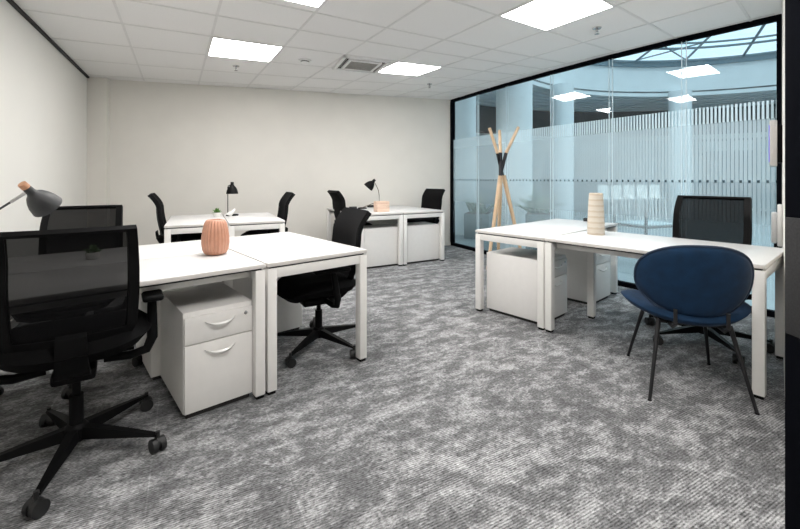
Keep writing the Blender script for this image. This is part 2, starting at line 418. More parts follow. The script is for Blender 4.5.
# air conditioning cassette
c, a = cell(3, 1)
t = thing('air_vent', 'square white ceiling air vent with a grey grille beside a light panel', 'air vent', (c.x, c.y, CH), a)
t.scale = (1.08, 1.08, 1); s_ = .275; fr = MB()
for sx, sy in ((1, 0), (-1, 0), (0, 1), (0, -1)):
    if sx: fr.box(*sorted((sx*.235, sx*s_)), -s_, s_, -.03, -.002, .004)
    else: fr.box(-s_, s_, *sorted((sy*.235, sy*s_)), -.03, -.002, .004)
obj('frame', fr, 'lampframe', t)
obj('backing', MB().box(-.235, .235, -.235, .235, -.008, -.002), 'gapblk', t)
gr = MB()
for k in range(17):
    x = -.15+k*.3/16; gr.box(x-.006, x+.006, -.155, .155, -.032, -.02)
gr.box(-.16, .16, -.16, .16, -.02, -.012)
obj('intake_grille', gr, 'acgrey', t)
rim = MB()
for sx, sy in ((1, 0), (-1, 0), (0, 1), (0, -1)):
    if sx: rim.box(*sorted((sx*.16, sx*.19)), -.19, .19, -.034, -.01, .003)
    else: rim.box(-.16, .16, *sorted((sy*.16, sy*.19)), -.034, -.01, .003)
obj('grille_rim', rim, 'lampframe', t)
for k in range(4):
    m = Matrix.Rotation(k*PI/2, 4, 'Z')
    obj('louver', MB().box(-.17, .17, .209, .219, -.022, -.012, .003, mat=m), 'acgrey', t)

def ceil_pt(px, py): d = F*(CH-H)/(178-py); return ((px-400)/F*d, d, CH)
t = thing('smoke_detector', 'round white smoke detector on the ceiling left of the air vent', 'smoke detector', ceil_pt(305, 60))
obj('base', MB().lathe([(0, 0), (.075, 0), (.075, -.014), (.06, -.018), (0, -.018)], 32), 'lampframe', t)
obj('dark_ring', MB().lathe([(.05, -.018), (.05, -.03), (.045, -.03), (.045, -.018)], 32), 'gapblk', t)
obj('dome', MB().lathe([(0, -.05), (.03, -.047), (.052, -.032), (.052, -.028), (0, -.028)], 32), 'lampframe', t)
for (px, py), lab in (((236, 66), 'sprinkler head below the left ceiling light panel'), ((429.5, 84), 'sprinkler head below the light panel beside the air vent'), ((597, 28), 'sprinkler head beside the largest light panel near the glass wall')):
    t = thing('sprinkler_head', lab, 'sprinkler', ceil_pt(px, py), 0, 'ceiling sprinklers')
    obj('collar', MB().lathe([(0, 0), (.04, 0), (.036, -.008), (.016, -.012), (0, -.012)], 24), 'chrome', t)
    obj('body', MB().rod((0, 0, -.012), (0, 0, -.034), .010).rod((-.012, 0, -.03), (-.004, 0, -.055), .003, n=8).rod((.012, 0, -.03), (.004, 0, -.055), .003, n=8), 'chrome', t)
    obj('deflector', MB().lathe([(0, -.055), (.02, -.055), (.022, -.058), (0, -.058)], 16), 'chrome', t)

# ------------------------------------------------------------------ glazed wall
for k, (a, b) in enumerate(zip(gp, gp[1:])):
    d = b-a; ang = math.atan2(d.y, d.x); ln = d.length
    w = bpy.data.objects.new('window_%d' % (k+1), None); COL.objects.link(w); w.location = (a.x, a.y, 0); w.rotation_euler.z = ang; w['kind'] = 'structure'
    obj('pane', MB().box(.002, ln-.002, -.005, .005, .045, CH-.04), 'glass', w)
    obj('head_frame', MB().box(0, ln, -.03, .03, CH-.045, CH), 'frameblk', w)
    obj('sill_frame', MB().box(0, ln, -.03, .03, 0, .05), 'frameblk', w)
    if k == 0: obj('jamb_frame', MB().box(0, .055, -.035, .035, .05, CH-.045), 'frameblk', w)
    if k == 5: obj('jamb_frame', MB().box(ln-.03, ln, -.035, .035, .05, CH-.045), 'frameblk', w)
    if k: obj('glazing_joint', MB().box(-.022, -.017, -.008, .008, .05, CH-.045).box(.017, .022, -.008, .008, .05, CH-.045), 'seam', w)

# near black door frame at the right edge, with its grey panel
dr = struct('door_1', MB().box(1.2865, 1.62, 1.20, 1.352, 0, CH-.002, .003), 'frameblk')
obj('grey_panel', MB().box(1.281, 1.288, 1.21, 1.345, .70, 1.085, .002), 'greyfab', dr)

# things on the right wall
wd = (WR1-GE).normalized(); wn = Vector((wd.y, -wd.x))
if wn.x > 0: wn = -wn
def on_right(d):  # point of the right wall at depth d
    tt = (d-GE.y)/wd.y; return GE+wd*tt
angw = math.atan2(wd.y, wd.x)
p = on_right(3.22)
t = thing('wall_tablet', 'grey tablet in a black bracket on the wall beside the glass', 'tablet', (p.x, p.y, 1.485), angw)
sg = 1 if Vector((-math.sin(angw), math.cos(angw))).dot(wn) > 0 else -1
def yb(a, b): return sorted((sg*a, sg*b))
obj('bracket', MB().box(-.06, .06, *yb(.0, .03), -.15, .15, .006), 'blkpl', t)
obj('housing', MB().box(-.12, .12, *yb(.03, .075), -.175, .185, .008), 'devicew', t)
obj('screen', MB().box(-.11, .11, *yb(.075, .079), -.14, .15, .001), 'screen', t)
p = on_right(3.12)
t = thing('wall_handset', 'white wall-mounted handset below the tablet at the desk end', 'handset', (p.x, p.y, .85), angw)
obj('cradle', MB().box(-.05, .05, *yb(0, .03), -.16, .16, .008), 'steel', t)
obj('receiver', MB().box(-.035, .035, *yb(.03, .065), -.14, .10, .012), 'white', t)
obj('socket', MB().box(-.02, .02, *yb(.0301, .05), -.20, -.145, .003), 'blkpl', t)

# ------------------------------------------------------------------ desks
DH = .74
def desk(label, group, P, ang, lu, lv, rails='x', cat='desk', inset=0.):
    """table with four square legs; local x = lu side, y = lv side, origin a corner"""
    t = thing('office_desk', label, cat, (P[0], P[1], 0), ang, group)
    e = .004; lw = .055
    obj('tabletop', MB().box(e, lu-e, e, lv-e, DH-.024, DH, .0025), 'white', t)
    obj('edge_band', MB().box(e-.001, lu-e+.001, e-.001, lv-e+.001, DH-.0225, DH-.0035, .001), 'edge', t)
    obj('shadow_gap', MB().box(.02, lu-.02, .02, lv-.02, DH-.034, DH-.024), 'gapblk', t)
    zt = DH-.034
    for x in (e, lu-e-lw):
        for y in (e, lv-e-lw-(inset if x == e else 0)):
            if inset and x == e and y > e: x += .07
            l = obj('leg', MB().box(x, x+lw, y, y+lw, .018, zt, .004), 'steel', t)
            obj('foot', MB().box(x+.006, x+lw-.006, y+.006, y+lw-.006, 0, .018, .002), 'blkpl', l)
    if rails == 'x':      # frame ends along x, rails along y
        for y in (e, lv-e-lw): obj('frame_beam', MB().box(e+lw, lu-e-lw, y+.004, y+lw-.004, zt-.055, zt, .003), 'steel', t)
        for x in (.09, lu-.13): obj('rail', MB().box(x, x+.04, e+lw, lv-e-lw, zt-.045, zt-.002, .003), 'steel', t)
    else:
        for x in (e, lu-e-lw): obj('frame_beam', MB().box(x+.004, x+lw-.004, e+lw, lv-e-lw-(inset if x == e else 0), zt-.055, zt, .003), 'steel', t)
        for y in (.09, lv-.13): obj('rail', MB().box(e+lw, lu-e-lw, y, y+.04, zt-.045, zt-.002, .003), 'steel', t)
    return t

AL = R(41); UL = Vector((math.cos(AL), math.sin(AL))); VL = Vector((-UL.y, UL.x)); OL = Vector((-.735, 2.24))
def PL(u, v): return OL+UL*u+VL*v
DG = 'white office desks'
desk('white desk ending the front left group, black chair tucked under its right side', DG, OL, AL, .69, 1.18, 'x')
p = PL(-1.27, 0); desk('white front left desk over the drawer unit, mesh chair before it', DG, p, AL, 1.265, .59, 'y')
p = PL(-1.27, .592); desk('white desk at front left behind the nearest chair, carrying the grey lamp', DG, p, AL, 1.265, .588, 'y')

AR = R(-48); OR = Vector((1.14, 3.2)); WRV = Vector((math.cos(AR), math.sin(AR))); VRV = Vector((-WRV.y, WRV.x))
def PR(w, v): return OR+WRV*w+VRV*v
p = PR(-.68, 0); desk('white desk by the glass wall with two drawer units below, nearest the coat stand', DG, p, AR, .678, 1.55, 'x')
desk('long white desk by the glass wall with the blue chair and the banded vase', DG, OR, AR-R(2), 1.315, .82, 'y', inset=.19)

AM = R(26.5); OM = Vector((-2.34, 4.0)); UM = Vector((math.cos(AM), math.sin(AM))); VM = Vector((-UM.y, UM.x))
def PM(u, v): return OM+UM*u+VM*v
desk('left one of the two white desks under the black lamp at the back left', DG, OM, AM, .588, 1.22)
desk('right one of the two white desks under the black lamp at the back left', DG, PM(.592, 0), AM, .588, 1.22)

AB = R(29.5); OB = Vector((.05, 5.58)); UB = Vector((math.cos(AB), math.sin(AB))); VB = Vector((-UB.y, UB.x))
def PB(u, v): return OB+UB*u+VB*v
desk('left one of the two white back desks near the glass corner, with peach box', DG, PB(-.66, 0), AB, .656, 1.3)
desk('right one of the two white desks at the back, closest to the glass corner', DG, OB, AB, .70, 1.3)

# ------------------------------------------------------------------ drawer pedestals
PEDG = 'white two-drawer pedestals'
def make_ped():
    w, d, h = .385, .56, .535
    t = thing('drawer_pedestal', '', 'drawer unit', (0, 0, 0), 0, PEDG)
    obj('plinth', MB().box(.015, w-.015, .02, d-.02, 0, .028), 'gapblk', t)
    obj('carcass', MB().box(0, w, .018, d, .026, h, .002), 'ped', t)
    def crescent(zc, par):
        bm = MB(); n = 18; hw = .085; pts = []
        for i in range(n+1):
            s = -1+2*i/n; x = w/2+s*hw
            yo = -.020*(1-s**4)-.001
            pts.append((x, yo, zc+.012-.012*(1-s*s), zc+.010-.034*(1-s*s)))
        b = bmesh.new(); rows = []
        for x, y, z1, z0 in pts:
            rows.append([b.verts.new((x, y, z1)), b.verts.new((x, y-.006, (z0+z1)/2+.003)), b.verts.new((x, y, z0)), b.verts.new((x, y+.006, (z0+z1)/2))])
        for A, B in zip(rows, rows[1:]):
            for k in range(4): b.faces.new((A[k], A[(k+1) % 4], B[(k+1) % 4], B[k]))
        b.faces.new(rows[0]); b.faces.new(rows[-1][::-1])
        bm._merge(b); obj('handle', bm, 'handle', par, 'bow handle')
    top = obj('drawer', MB().box(.004, w-.004, 0, .0185, .375, h-.025, .002), 'ped', t)
    crescent(.465, top)
    obj('lock', MB().rod((w-.045, -.004, .48), (w-.045, .002, .48), .010, n=20), 'chrome', top, 'round chrome lock')
    low = obj('drawer', MB().box(.004, w-.004, 0, .0185, .03, .370, .002), 'ped', t)
    crescent(.32, low)
    return t
ped0 = make_ped(); used = []
def ped(label, P, ang):
    t = ped0 if not used else copy_tree(ped0); used.append(t)
    t.location = (P.x, P.y, 0); t.rotation_euler.z = ang; t['label'] = label
ped('white two-drawer pedestal under the front left desk, handles facing forward', PL(-.408, .05), AL)
ped('white pedestal behind the front left drawer unit, seen from its back', PL(-.072, 1.17), AL+PI)
ped('white pedestal at the far end below the tucked-in chair of the front left desks', PL(.62, .785), AL+PI/2)
# right group: fronts face the sitter's side
ped('white pedestal standing side-on in the end frame of the desk by the coat stand', PR(-.05, .085), AR+PI/2)
ped('white two-drawer pedestal at the far end under the glass wall desk, handles facing right', PR(-.005, .93), AR+PI/2)
ped('white pedestal side-on in the left frame of the back desks near the glass corner', PB(-.62, .07), AB-PI/2)
ped('white pedestal side-on in the right frame of the back desks near the glass corner', PB(.66, .07), AB+PI/2)
for t, (P, ang) in zip(used[5:6], [(PB(-.575, .07+.385), AB-PI/2)]): t.location = (P.x, P.y, 0); t.rotation_euler.z = ang

used[0].scale.x = .9
for k in (3, 4): used[k].scale.x = 1.09
# ------------------------------------------------------------------ task chairs
CG = 'black office swivel chairs'
def back_profile(t):      # t 0..1 -> (y, z): a gentle S with a flared lip at the top
    z = .50+t*.51
    y = -.205-.03*math.sin(PI*t*.9)-.045*t-.085*max(0, (t-.72)/.28)**1.6
    return y, z
def make_chair(see):
    t = thing('office_chair', '', 'office chair', (0, 0, 0), 0, CG)
    obj('base_hub', MB().lathe([(0, .065), (.04, .065), (.048, .08), (.045, .12), (.03, .135), (0, .135)], 24), 'blkpl', t)
    for k in range(5):
        an = PI/2+k*2*PI/5+R(10); d = Vector((math.cos(an), math.sin(an), 0)); nrm = Vector((-d.y, d.x, 0))
        mb = MB(); b = bmesh.new(); rows = []
        for s in range(7):
            q = s/6; r = .025+q*.327; wv = .026-.012*q; zt = .125-.035*q-.012*q*q; zb = .075-.004*q
            rows.append([b.verts.new(d*r+nrm*wv*.7+Vector((0, 0, zt))), b.verts.new(d*r-nrm*wv*.7+Vector((0, 0, zt))), b.verts.new(d*r-nrm*wv+Vector((0, 0, zb))), b.verts.new(d*r+nrm*wv+Vector((0, 0, zb)))])
        for A, B in zip(rows, rows[1:]):
            for m in range(4): b.faces.new((A[m], A[(m+1) % 4], B[(m+1) % 4], B[m]))
        b.faces.new(rows[0]); b.faces.new(rows[-1][::-1]); mb._merge(b)
        arm = obj('base_arm', mb, 'blkpl', t)
        c = d*.352; ax = Vector((math.cos(an+.9), math.sin(an+.9), 0))
        cs = MB().rod(c+Vector((0, 0, .05)), c+Vector((0, 0, .088)), .009, n=12)
        cs.rod(c+Vector((0, 0, .030))-ax*.027, c+Vector((0, 0, .030))-ax*.006, .030, n=24).rod(c+Vector((0, 0, .030))+ax*.006, c+Vector((0, 0, .030))+ax*.027, .030, n=24)
        cs.rod(c+Vector((0, 0, .040))-ax*.007, c+Vector((0, 0, .040))+ax*.007, .024, n=20)
        obj('caster', cs, 'caster', arm, 'dark grey twin-wheel caster')
    obj('gas_lift', MB().rod((0, 0, .125), (0, 0, .26), .026).rod((0, 0, .26), (0, 0, .385), .016), 'blkpl', t)
    obj('tilt_mechanism', MB().box(-.075, .075, -.15, .13, .365, .415, .015).rod((.075, .04, .395), (.20, .05, .40), .007, n=10).box(.17, .215, .035, .065, .393, .405, .004), 'blkpl', t)
    # seat: rounded pan with a waterfall front edge
    def seat(u, v):
        x = (u-.5)*2; y = (v-.5)*2
        hw = .245*(1-.06*max(0, -y)); e = 3.4
        m = (abs(x)**e+abs(y)**e)**(1/e); mm = max(abs(x), abs(y))
        k = mm/m if m > 1e-6 else 1
        X = x*k*hw; Y = y*k*.235+.02
        z = .497+.010*abs(x)**2-.030*max(0, y)**3-.004*(1-x*x)*(1-y*y)
        z -= .030*max(0, (mm-.82)/.18)**2
        return Vector((X, Y, z))
    obj('seat', MB().shell(seat, 20, 20, -.062), 'blkfab', t, angle=60)
    # back: frame and mesh
    W = .225
    def bp(u, v, off=0.):
        y, z = back_profile(v); x = (u-.5)*2
        hw = W*(.90+.14*math.sin(PI*min(1, v*.62+.10)))-.012*v
        if v < .20: hw *= 1-.34*(1-v/.20)**2.2
        return Vector((x*hw, y+.045*x*x*(1-.5*v)+off, z))
    fr = MB()
    def ring(a, b):
        # strip between inset parameter a (outer) and b (inner)
        return None
    def fmask(u, v): return u < .085 or u > .915 or v < .155 or v > .988
    fr.shell(lambda u, v: bp(u, v), 48, 44, .022, fmask)
    frame = obj('back_frame', fr, 'blkpl', t, angle=50)
    obj('back_mesh', MB().shell(lambda u, v: bp(.07+u*.86, .13+v*.86, .006), 24, 28, 0) if see else MB().shell(lambda u, v: bp(.5+(u-.5)*1.015, .02+.985*v, .005)*1., 24, 28, .034), 'mesh' if see else 'meshf', t, angle=60)
    sp = MB(); b = bmesh.new(); rows = []
    for q in range(9):
        s = q/8; y = -.13-.125*math.sin(s*PI/2); z = .395+.20*s**1.5; wv = .06-.012*s
        yy, zz = y, z; th = .022
        rows.append([b.verts.new((-wv, yy-th*.5, zz-th*.3)), b.verts.new((wv, yy-th*.5, zz-th*.3)), b.verts.new((wv, yy+th*.5, zz+th*.3)), b.verts.new((-wv, yy+th*.5, zz+th*.3))])
    for A, B in zip(rows, rows[1:]):
        for m in range(4): b.faces.new((A[m], A[(m+1) % 4], B[(m+1) % 4], B[m]))
    b.faces.new(rows[0]); b.faces.new(rows[-1][::-1]); sp._merge(b)
    obj('back_stem', sp, 'blkpl', t)
    for sx in (-1, 1):
        ar = MB().tube([(sx*.10, -.02, .40), (sx*.20, -.03, .395), (sx*.262, -.035, .41), (sx*.285, -.03, .46), (sx*.285, -.015, .56), (sx*.285, .0, .645)], [.018, .019, .021, .023, .021, .018], 12)
        a_ = obj('arm_support', ar, 'blkpl', t)
        obj('arm_pad', MB().box(sx*.285-.043, sx*.285+.043, -.11, .135, .643, .672, .013, 3), 'blkpl', a_)
    return t
ch0 = make_chair(True); ch1 = make_chair(False)
seen = {True: [], False: []}
def chair(label, P, rz, see=False, sc=(1, 1, 1), base=0., dz=0., arms=.038):
    src = ch0 if see else ch1
    t = src if not seen[see] else copy_tree(src); seen[see].append(t)
    t.location = (P[0], P[1], 0); t.rotation_euler.z = rz; t.scale = sc; t['label'] = label
    for c_ in t.children:
        k = c_.name.split('.')[0]
        if k == 'base_arm': c_.rotation_euler.z = base
        elif k not in ('base_hub', 'gas_lift'): c_.location.z = -dz-(arms if k == 'arm_support' else 0)
chair('black mesh-back office chair nearest the viewer at front left, seen from behind', (-1.43, 1.785), R(35), True, base=R(11), arms=0.)
chair('black mesh-back office chair beyond the nearest chair, beside the grey lamp', PL(-.80, 1.05), R(207), True)
chair('black office chair tucked under the right side of the front left desks', PL(.565, .43), AL+PI/2-R(10), base=R(30), dz=.055, arms=0.)
chair('black office chair at the left side of the back left desks', (-2.63, 4.86), AM-PI/2)
chair('black office chair at the right side of the back left desks', (-1.66, 4.98), AM+PI/2)
chair('black office chair at the left side of the back desks with the peach box', (-.72, 6.09), AB-PI/2)
chair('black office chair at the right of the back desks, closest to the glass corner', (.36, 6.60), AB+PI/2+R(10))
chair('black mesh-back office chair behind the long desk, facing the blue chair', (2.25, 3.0), AR+PI, True, (1.10, 1.0, 1.045), base=R(29))

# ------------------------------------------------------------------ blue velvet chair
t = thing('upholstered_chair', 'blue velvet chair with oval back and thin black legs at the long desk', 'chair', (1.70, 2.43, 0), R(-18))
def bseat(u, v):
    an = u*2*PI; r = v
    x = math.cos(an)*r; y = math.sin(an)*r
    return Vector((x*.325, y*.27+.02, .415+.055*abs(x)**2.2+.02*max(0, y)*r*0-.010*r*0))
sm = MB()
def disc_pad(sm, fn_top, fn_bot, n=56, m=10):
    b = bmesh.new()
    def layer(fn, flip):
        c = b.verts.new(fn(0, 0)); rows = []
        for j in range(1, m+1): rows.append([b.verts.new(fn(math.cos(2*PI*i/n)*j/m, math.sin(2*PI*i/n)*j/m)) for i in range(n)])
        for i in range(n):
            k = (i+1) % n
            b.faces.new((c, rows[0][i], rows[0][k]) if not flip else (c, rows[0][k], rows[0][i]))
            for A, B in zip(rows, rows[1:]):
                b.faces.new((A[i], B[i], B[k], A[k]) if not flip else (A[i], A[k], B[k], B[i]))
        return rows[-1]
    a = layer(fn_top, False); z = layer(fn_bot, True)
    for i in range(n): b.faces.new((a[i], z[i], z[(i+1) % n], a[(i+1) % n]))
    sm._merge(b)
def pad(x, y, sgn):
    r2 = min(1, x*x+y*y); return sgn*.036*(1-r2**2.2)**.5 if r2 < 1 else 0
def base_seat(x, y): return Vector((x*.325, y*.275+.015, .425+.065*abs(x)**2.3+.012*y*y))
disc_pad(sm, lambda x, y: base_seat(x, y)+Vector((0, 0, pad(x, y, 1))), lambda x, y: base_seat(x, y)+Vector((0, 0, pad(x, y, -1)-.006)))
obj('seat', sm, 'blue', t, angle=80)
bk = MB()
def base_back(x, y):      # x across, y up: egg shaped, curved round the sitter
    w = .283*(1-.10*max(0, -y)**2+.02*y)
    X = x*w; Z = .648+y*.205
    Y = -.255-.05*(y+.2)+.13*x*x
    return Vector((X, Y, Z))
def bpad(x, y, s):
    r2 = min(1, x*x+y*y); return Vector((0, s*.030*(1-r2**2.6)**.5 if r2 < 1 else 0, 0))
def sq(x, y):             # superellipse: fuller shoulders
    r = math.hypot(x, y)
    if r < 1e-6: return x, y
    a = math.atan2(y, x); k = (abs(math.cos(a))**2.35+abs(math.sin(a))**2.35)**(-1/2.35)
    return x*k, y*k
disc_pad(bk, lambda x, y: base_back(*sq(x, y))+bpad(x, y, 1), lambda x, y: base_back(*sq(x, y))+bpad(x, y, -1)-Vector((0, .004, 0)))
obj('backrest', bk, 'blue', t, angle=80)
pip = MB().tube([base_back(*sq(math.cos(2*PI*i/64), math.sin(2*PI*i/64)))-Vector((0, .002, 0)) for i in range(64)], .0075, 8, True)
obj('piping', pip, pbr('navy_piping', (.008, .022, .05), .8, var=.1), t, 'darker navy piping')
tops = [(-.17, -.17), (.17, -.17), (-.16, .16), (.16, .16)]; feet = [(-.25, -.315), (.24, -.29), (-.235, .275), (.235, .29)]
for (x0, y0), (x1, y1) in zip(tops, feet):
    l = obj('leg', MB().rod((x1, y1, .004), (x0, y0, .405), .0085, .0125, 12), 'blkmetal', t)
    obj('glide', MB().rod((x1, y1, 0), (x1, y1, .006), .0105, n=12), 'blkpl', l)
uf = MB()
for a_, b_ in ((0, 1), (2, 3), (0, 2), (1, 3)):
    uf.rod((*tops[a_], .395), (*tops[b_], .395), .009, n=10)
obj('under_frame', uf, 'blkmetal', t)
for sx in (-1, 1):
    obj('back_bracket', MB().tube([(sx*.12, -.12, .392), (sx*.12, -.24, .392), (sx*.12, -.285, .42), (sx*.12, -.283, .50)], .010, 10), 'blkmetal', t)

# ------------------------------------------------------------------ coat stand
cx, cy = 1.40, 5.50
t = thing('coat_stand', 'wooden tripod coat stand with black centre in front of the glass wall', 'coat stand', (cx, cy, 0))
def cs_pt(px, py, dy=0.): d = cy+dy; return Vector(((px-400)/F*d-cx, dy, H-(py-178)/F*d))
pegs = [((489.5, 128), (497.5, 153), -.10, -.03), ((499.5, 130.5), (500.5, 153), .14, .03), ((518.5, 127), (506, 153), .02, .01)]
blks = [((497.5, 153), (502.5, 176), -.03, .05), ((500.5, 153), (500.5, 176), .03, -.05), ((506, 153), (500, 176), .01, .0)]
for (a_, b_, d0, d1) in pegs: obj('peg', MB().rod(cs_pt(*b_, d1), cs_pt(*a_, d0), .023, .020, 16), 'beech', t)
for (a_, b_, d0, d1) in blks: obj('black_joint', MB().rod(cs_pt(*b_, d1), cs_pt(*a_, d0), .0235, n=16), 'blkmetal', t, 'black joint')
for q, (px0, px1, d0, d1) in enumerate(((500.5, 487.5, 0, -.15), (500.5, 498, -.05, .28), (503.5, 524.5, .05, .02))):
    a_ = cs_pt(px0, 175.5, d0); b_ = cs_pt(px1, 200, d1); b_.z = 0
    obj('leg', MB().rod(b_, a_, .019, .031, 16), 'beech', t)

# ------------------------------------------------------------------ lamps
def bell(s=1.):           # lamp head, opening toward -z, cap at the top (z=0)
    out = [(.019, 0), (.021, -.034), (.026, -.046), (.042, -.062), (.055, -.085), (.065, -.112), (.072, -.15)]
    inn = [(r-.003, z) for r, z in out[:0:-1]]
    return [(r*s, z*s) for r, z in [(0, 0)]+out+inn+[(0, -.036)]]
def head(t, p, d, s, mat, cap=None):
    d = Vector(d).normalized(); m = (-d).to_track_quat('Z', 'Y').to_matrix().to_4x4(); m.translation = Vector(p)
    h = obj('lamp_shade', MB().lathe(bell(s), 36, m), mat, t)
    if cap: obj('cap', MB().lathe([(0, .028*s), (.019*s, .027*s), (.020*s, 0), (0, 0)], 24, m), cap, h, 'beech wood cap')
    m2 = m @ Matrix.Translation((0, 0, -.095*s)); obj('bulb', MB().sphere((0, 0, 0), .026*s, mat=m2), 'lampin', h)
# grey lamp, front left
base = Vector((-2.02, 1.92, DH))
t = thing('desk_lamp', 'grey desk lamp with a wood cap leaning over the front left desks', 'desk lamp', base)
def w2(px, py, d): return Vector(((px-400)/F*d, d, H-(py-178)/F*d))-base
hc = w2(26, 187.5, 1.80); hr = w2(49, 208, 1.90)
head(t, hc, hr-hc, .88, 'lampgrey', 'copper')
el = w2(-36, 231, 1.95)
obj('base', MB().lathe([(0, 0), (.085, 0), (.085, .012), (.078, .018), (.014, .02), (.012, .035), (0, .035)], 40), 'lampgrey', t)
obj('lower_arm', MB().rod((0, 0, .03), el, .006, n=12), 'lampgrey', t)
obj('elbow', MB().sphere(el, .013), 'blkmetal', t)
ht = hc+(hr-hc).normalized()*.02
obj('upper_arm', MB().rod(el, el.lerp(ht, .78), .005, n=12), 'blkmetal', t)
obj('arm_sleeve', MB().rod(el.lerp(ht, .74), ht, .0075, n=12), pbr('satin_steel', (.45, .45, .44), .35, metal=.8), t, 'pale steel sleeve')
# black lamp, back left
base = Vector((*PM(.69, .90), DH))
t = thing('desk_lamp', 'black desk lamp with straight post beside the small plant and white bird', 'desk lamp', base)
obj('base', MB().lathe([(0, 0), (.075, 0), (.075, .012), (.07, .016), (0, .016)], 36), 'lampblk', t)
obj('post', MB().rod((-.055, 0, .01), (-.055, 0, .36), .0055, n=12), 'lampblk', t)
obj('arm', MB().tube([(-.055, 0, .355), (-.05, 0, .375), (-.03, 0, .385), (0, 0, .385)], .0055), 'lampblk', t)
head(t, (0, 0, .425), (.0, .0, -1), 1., 'lampblk')
# black lamp, back right
base = Vector((*PB(-.21, .92), DH))
t = thing('desk_lamp', 'black desk lamp with a bent neck behind the peach box', 'desk lamp', base)
obj('base', MB().lathe([(0, 0), (.07, 0), (.07, .012), (.06, .018), (0, .018)], 36), 'lampblk', t)
def w3(px, py, d=6.3): return Vector(((px-400)/F*d, d, H-(py-178)/F*d))-base
obj('neck', MB().tube([(0, 0, .015), w3(379.3, 201), w3(379.2, 195), w3(378.3, 190), w3(376.5, 186), w3(374.5, 182.5)], .006), pbr('lamp_neck_brass', (.20, .17, .13), .35, metal=.7), t)
head(t, w3(375, 179.5), w3(368, 187.5)-w3(375, 179.5), 1.12, 'lampblk')

# ------------------------------------------------------------------ things on the desks
pv = [(0, 0), (.055, 0, 0), (.068, .006, .5), (.078, .03, 1), (.084, .07, 1), (.083, .11, 1), (.077, .155, 1), (.067, .195, 1), (.058, .212, .6), (.052, .216, 0), (.045, .214, 0), (.048, .19, 0), (.06, .12, 0), (.055, .02, 0), (0, .015)]
q = PL(-.13, .485)
o = obj('vase', MB().lathe(pv, 216, rib=22, amp=.10), 'pink', loc=(q.x, q.y, DH), angle=50); o.scale = (.88, .88, 1.)
tag(o, 'ribbed pink terracotta vase on the front left desks', 'vase')
q = PR(.185, .53)
o = obj('vase', MB().lathe([(0, 0), (.066, 0), (.068, .004), (.066, .10), (.062, .20), (.057, .29), (.053, .345), (.048, .348), (.046, .33), (.055, .05), (0, .04)], 48), 'rings', loc=(q.x, q.y, DH))
tag(o, 'tall tapered beige banded vase on the long desk by the glass wall', 'vase')

def small_plant(label, P, s=1.):
    t = thing('potted_plant', label, 'plant', (P.x, P.y, DH))
    p_ = obj('pot', MB().lathe([(0, 0), (.035*s, 0), (.042*s, .01*s), (.046*s, .05*s), (.042*s, .052*s), (.040*s, .044*s), (0, .042*s)], 28), 'pot', t)
    obj('soil', MB().lathe([(0, .046*s), (.040*s, .044*s), (.038*s, .040*s), (0, .040*s)], 20), 'soil', p_)
    mb = MB()
    for k in range(70):
        a_ = random.uniform(0, 2*PI); el = random.uniform(.15, 1.4); ln = random.uniform(.035, .07)*s
        d = Vector((math.cos(a_)*math.cos(el), math.sin(a_)*math.cos(el), math.sin(el))); st = Vector((0, 0, .045*s))
        sd = d.cross(Vector((0, 0, 1))).normalized()*.012*s; up = d.cross(sd).normalized()*.003*s
        b = bmesh.new(); v = [b.verts.new(x) for x in (st, st+d*ln*.5+sd+up, st+d*ln, st+d*ln*.5-sd+up, st+d*ln*.5-up*2)]
        for f in ((0, 1, 4), (1, 2, 4), (2, 3, 4), (3, 0, 4), (0, 3, 1), (1, 3, 2)): b.faces.new([v[i] for i in f])
        mb._merge(b)
    obj('leaves', mb, 'leaf', t)
small_plant('small green plant in a white pot left of the black lamp', PM(.51, .78), 1.05)
small_plant('small green plant seen through the mesh of the nearest chair', PL(-.72, .80), .8)
# white bird
q = PM(.665, .78)
t = thing('bird_figurine', 'small white bird figurine right of the black lamp base', 'figurine', (q.x, q.y, DH), R(20)); t.scale = (.8, .8, .95)
bd = MB(); b = bmesh.new(); rows = []; prof = [(-.075, .030, .004), (-.055, .032, .010), (-.03, .036, .024), (0, .040, .032), (.025, .050, .030), (.04, .066, .024), (.05, .080, .021), (.062, .083, .014), (.070, .081, .004)]
for x, z, r in prof: rows.append([b.verts.new((x, math.cos(2*PI*k/16)*r*.9, z+math.sin(2*PI*k/16)*r)) for k in range(16)])
for A, B in zip(rows, rows[1:]):
    for k in range(16): b.faces.new((A[k], A[(k+1) % 16], B[(k+1) % 16], B[k]))
b.faces.new(rows[0]); b.faces.new(rows[-1][::-1]); bd._merge(b)
obj('body', bd, 'pot', t, angle=70); obj('beak', MB().rod((.068, 0, .081), (.084, 0, .079), .004, .0006, 10), 'beech', t, 'pale wooden beak')
obj('foot', MB().lathe([(0, 0), (.022, 0), (.018, .014), (0, .014)], 20), 'pot', t)
# peach wooden box
q = PB(-.21, .26)
t = thing('wooden_box', 'small peach slatted wooden box on the back desk near the lamp', 'box', (q.x, q.y, DH), AB)
obj('bottom', MB().box(-.09, .09, -.06, .06, 0, .012), 'crate', t)
for nm, ax in (('side_panel', 0), ('side_panel', 1), ('end_panel', 2), ('end_panel', 3)):
    mb = MB()
    for k in range(4):
        z0 = .004+k*.036
        if ax < 2: y = -.062 if ax == 0 else .052; mb.box(-.095, .095, y, y+.010, z0, z0+.034, .002)
        else: x = -.095 if ax == 2 else .085; mb.box(x, x+.010, -.052, .052, z0, z0+.034, .002)
    obj(nm, mb, 'crate', t)
def power(label, P, ang):
    t = thing('power_module', label, 'power socket', (P.x, P.y, DH), ang, 'black desk power modules')
    obj('housing', MB().box(-.055, .055, -.03, .03, 0, .035, .006), 'blkpl', t)
    obj('socket_face', MB().box(-.05, .05, -.034, -.0295, .006, .029, .002), 'lampgrey', t)
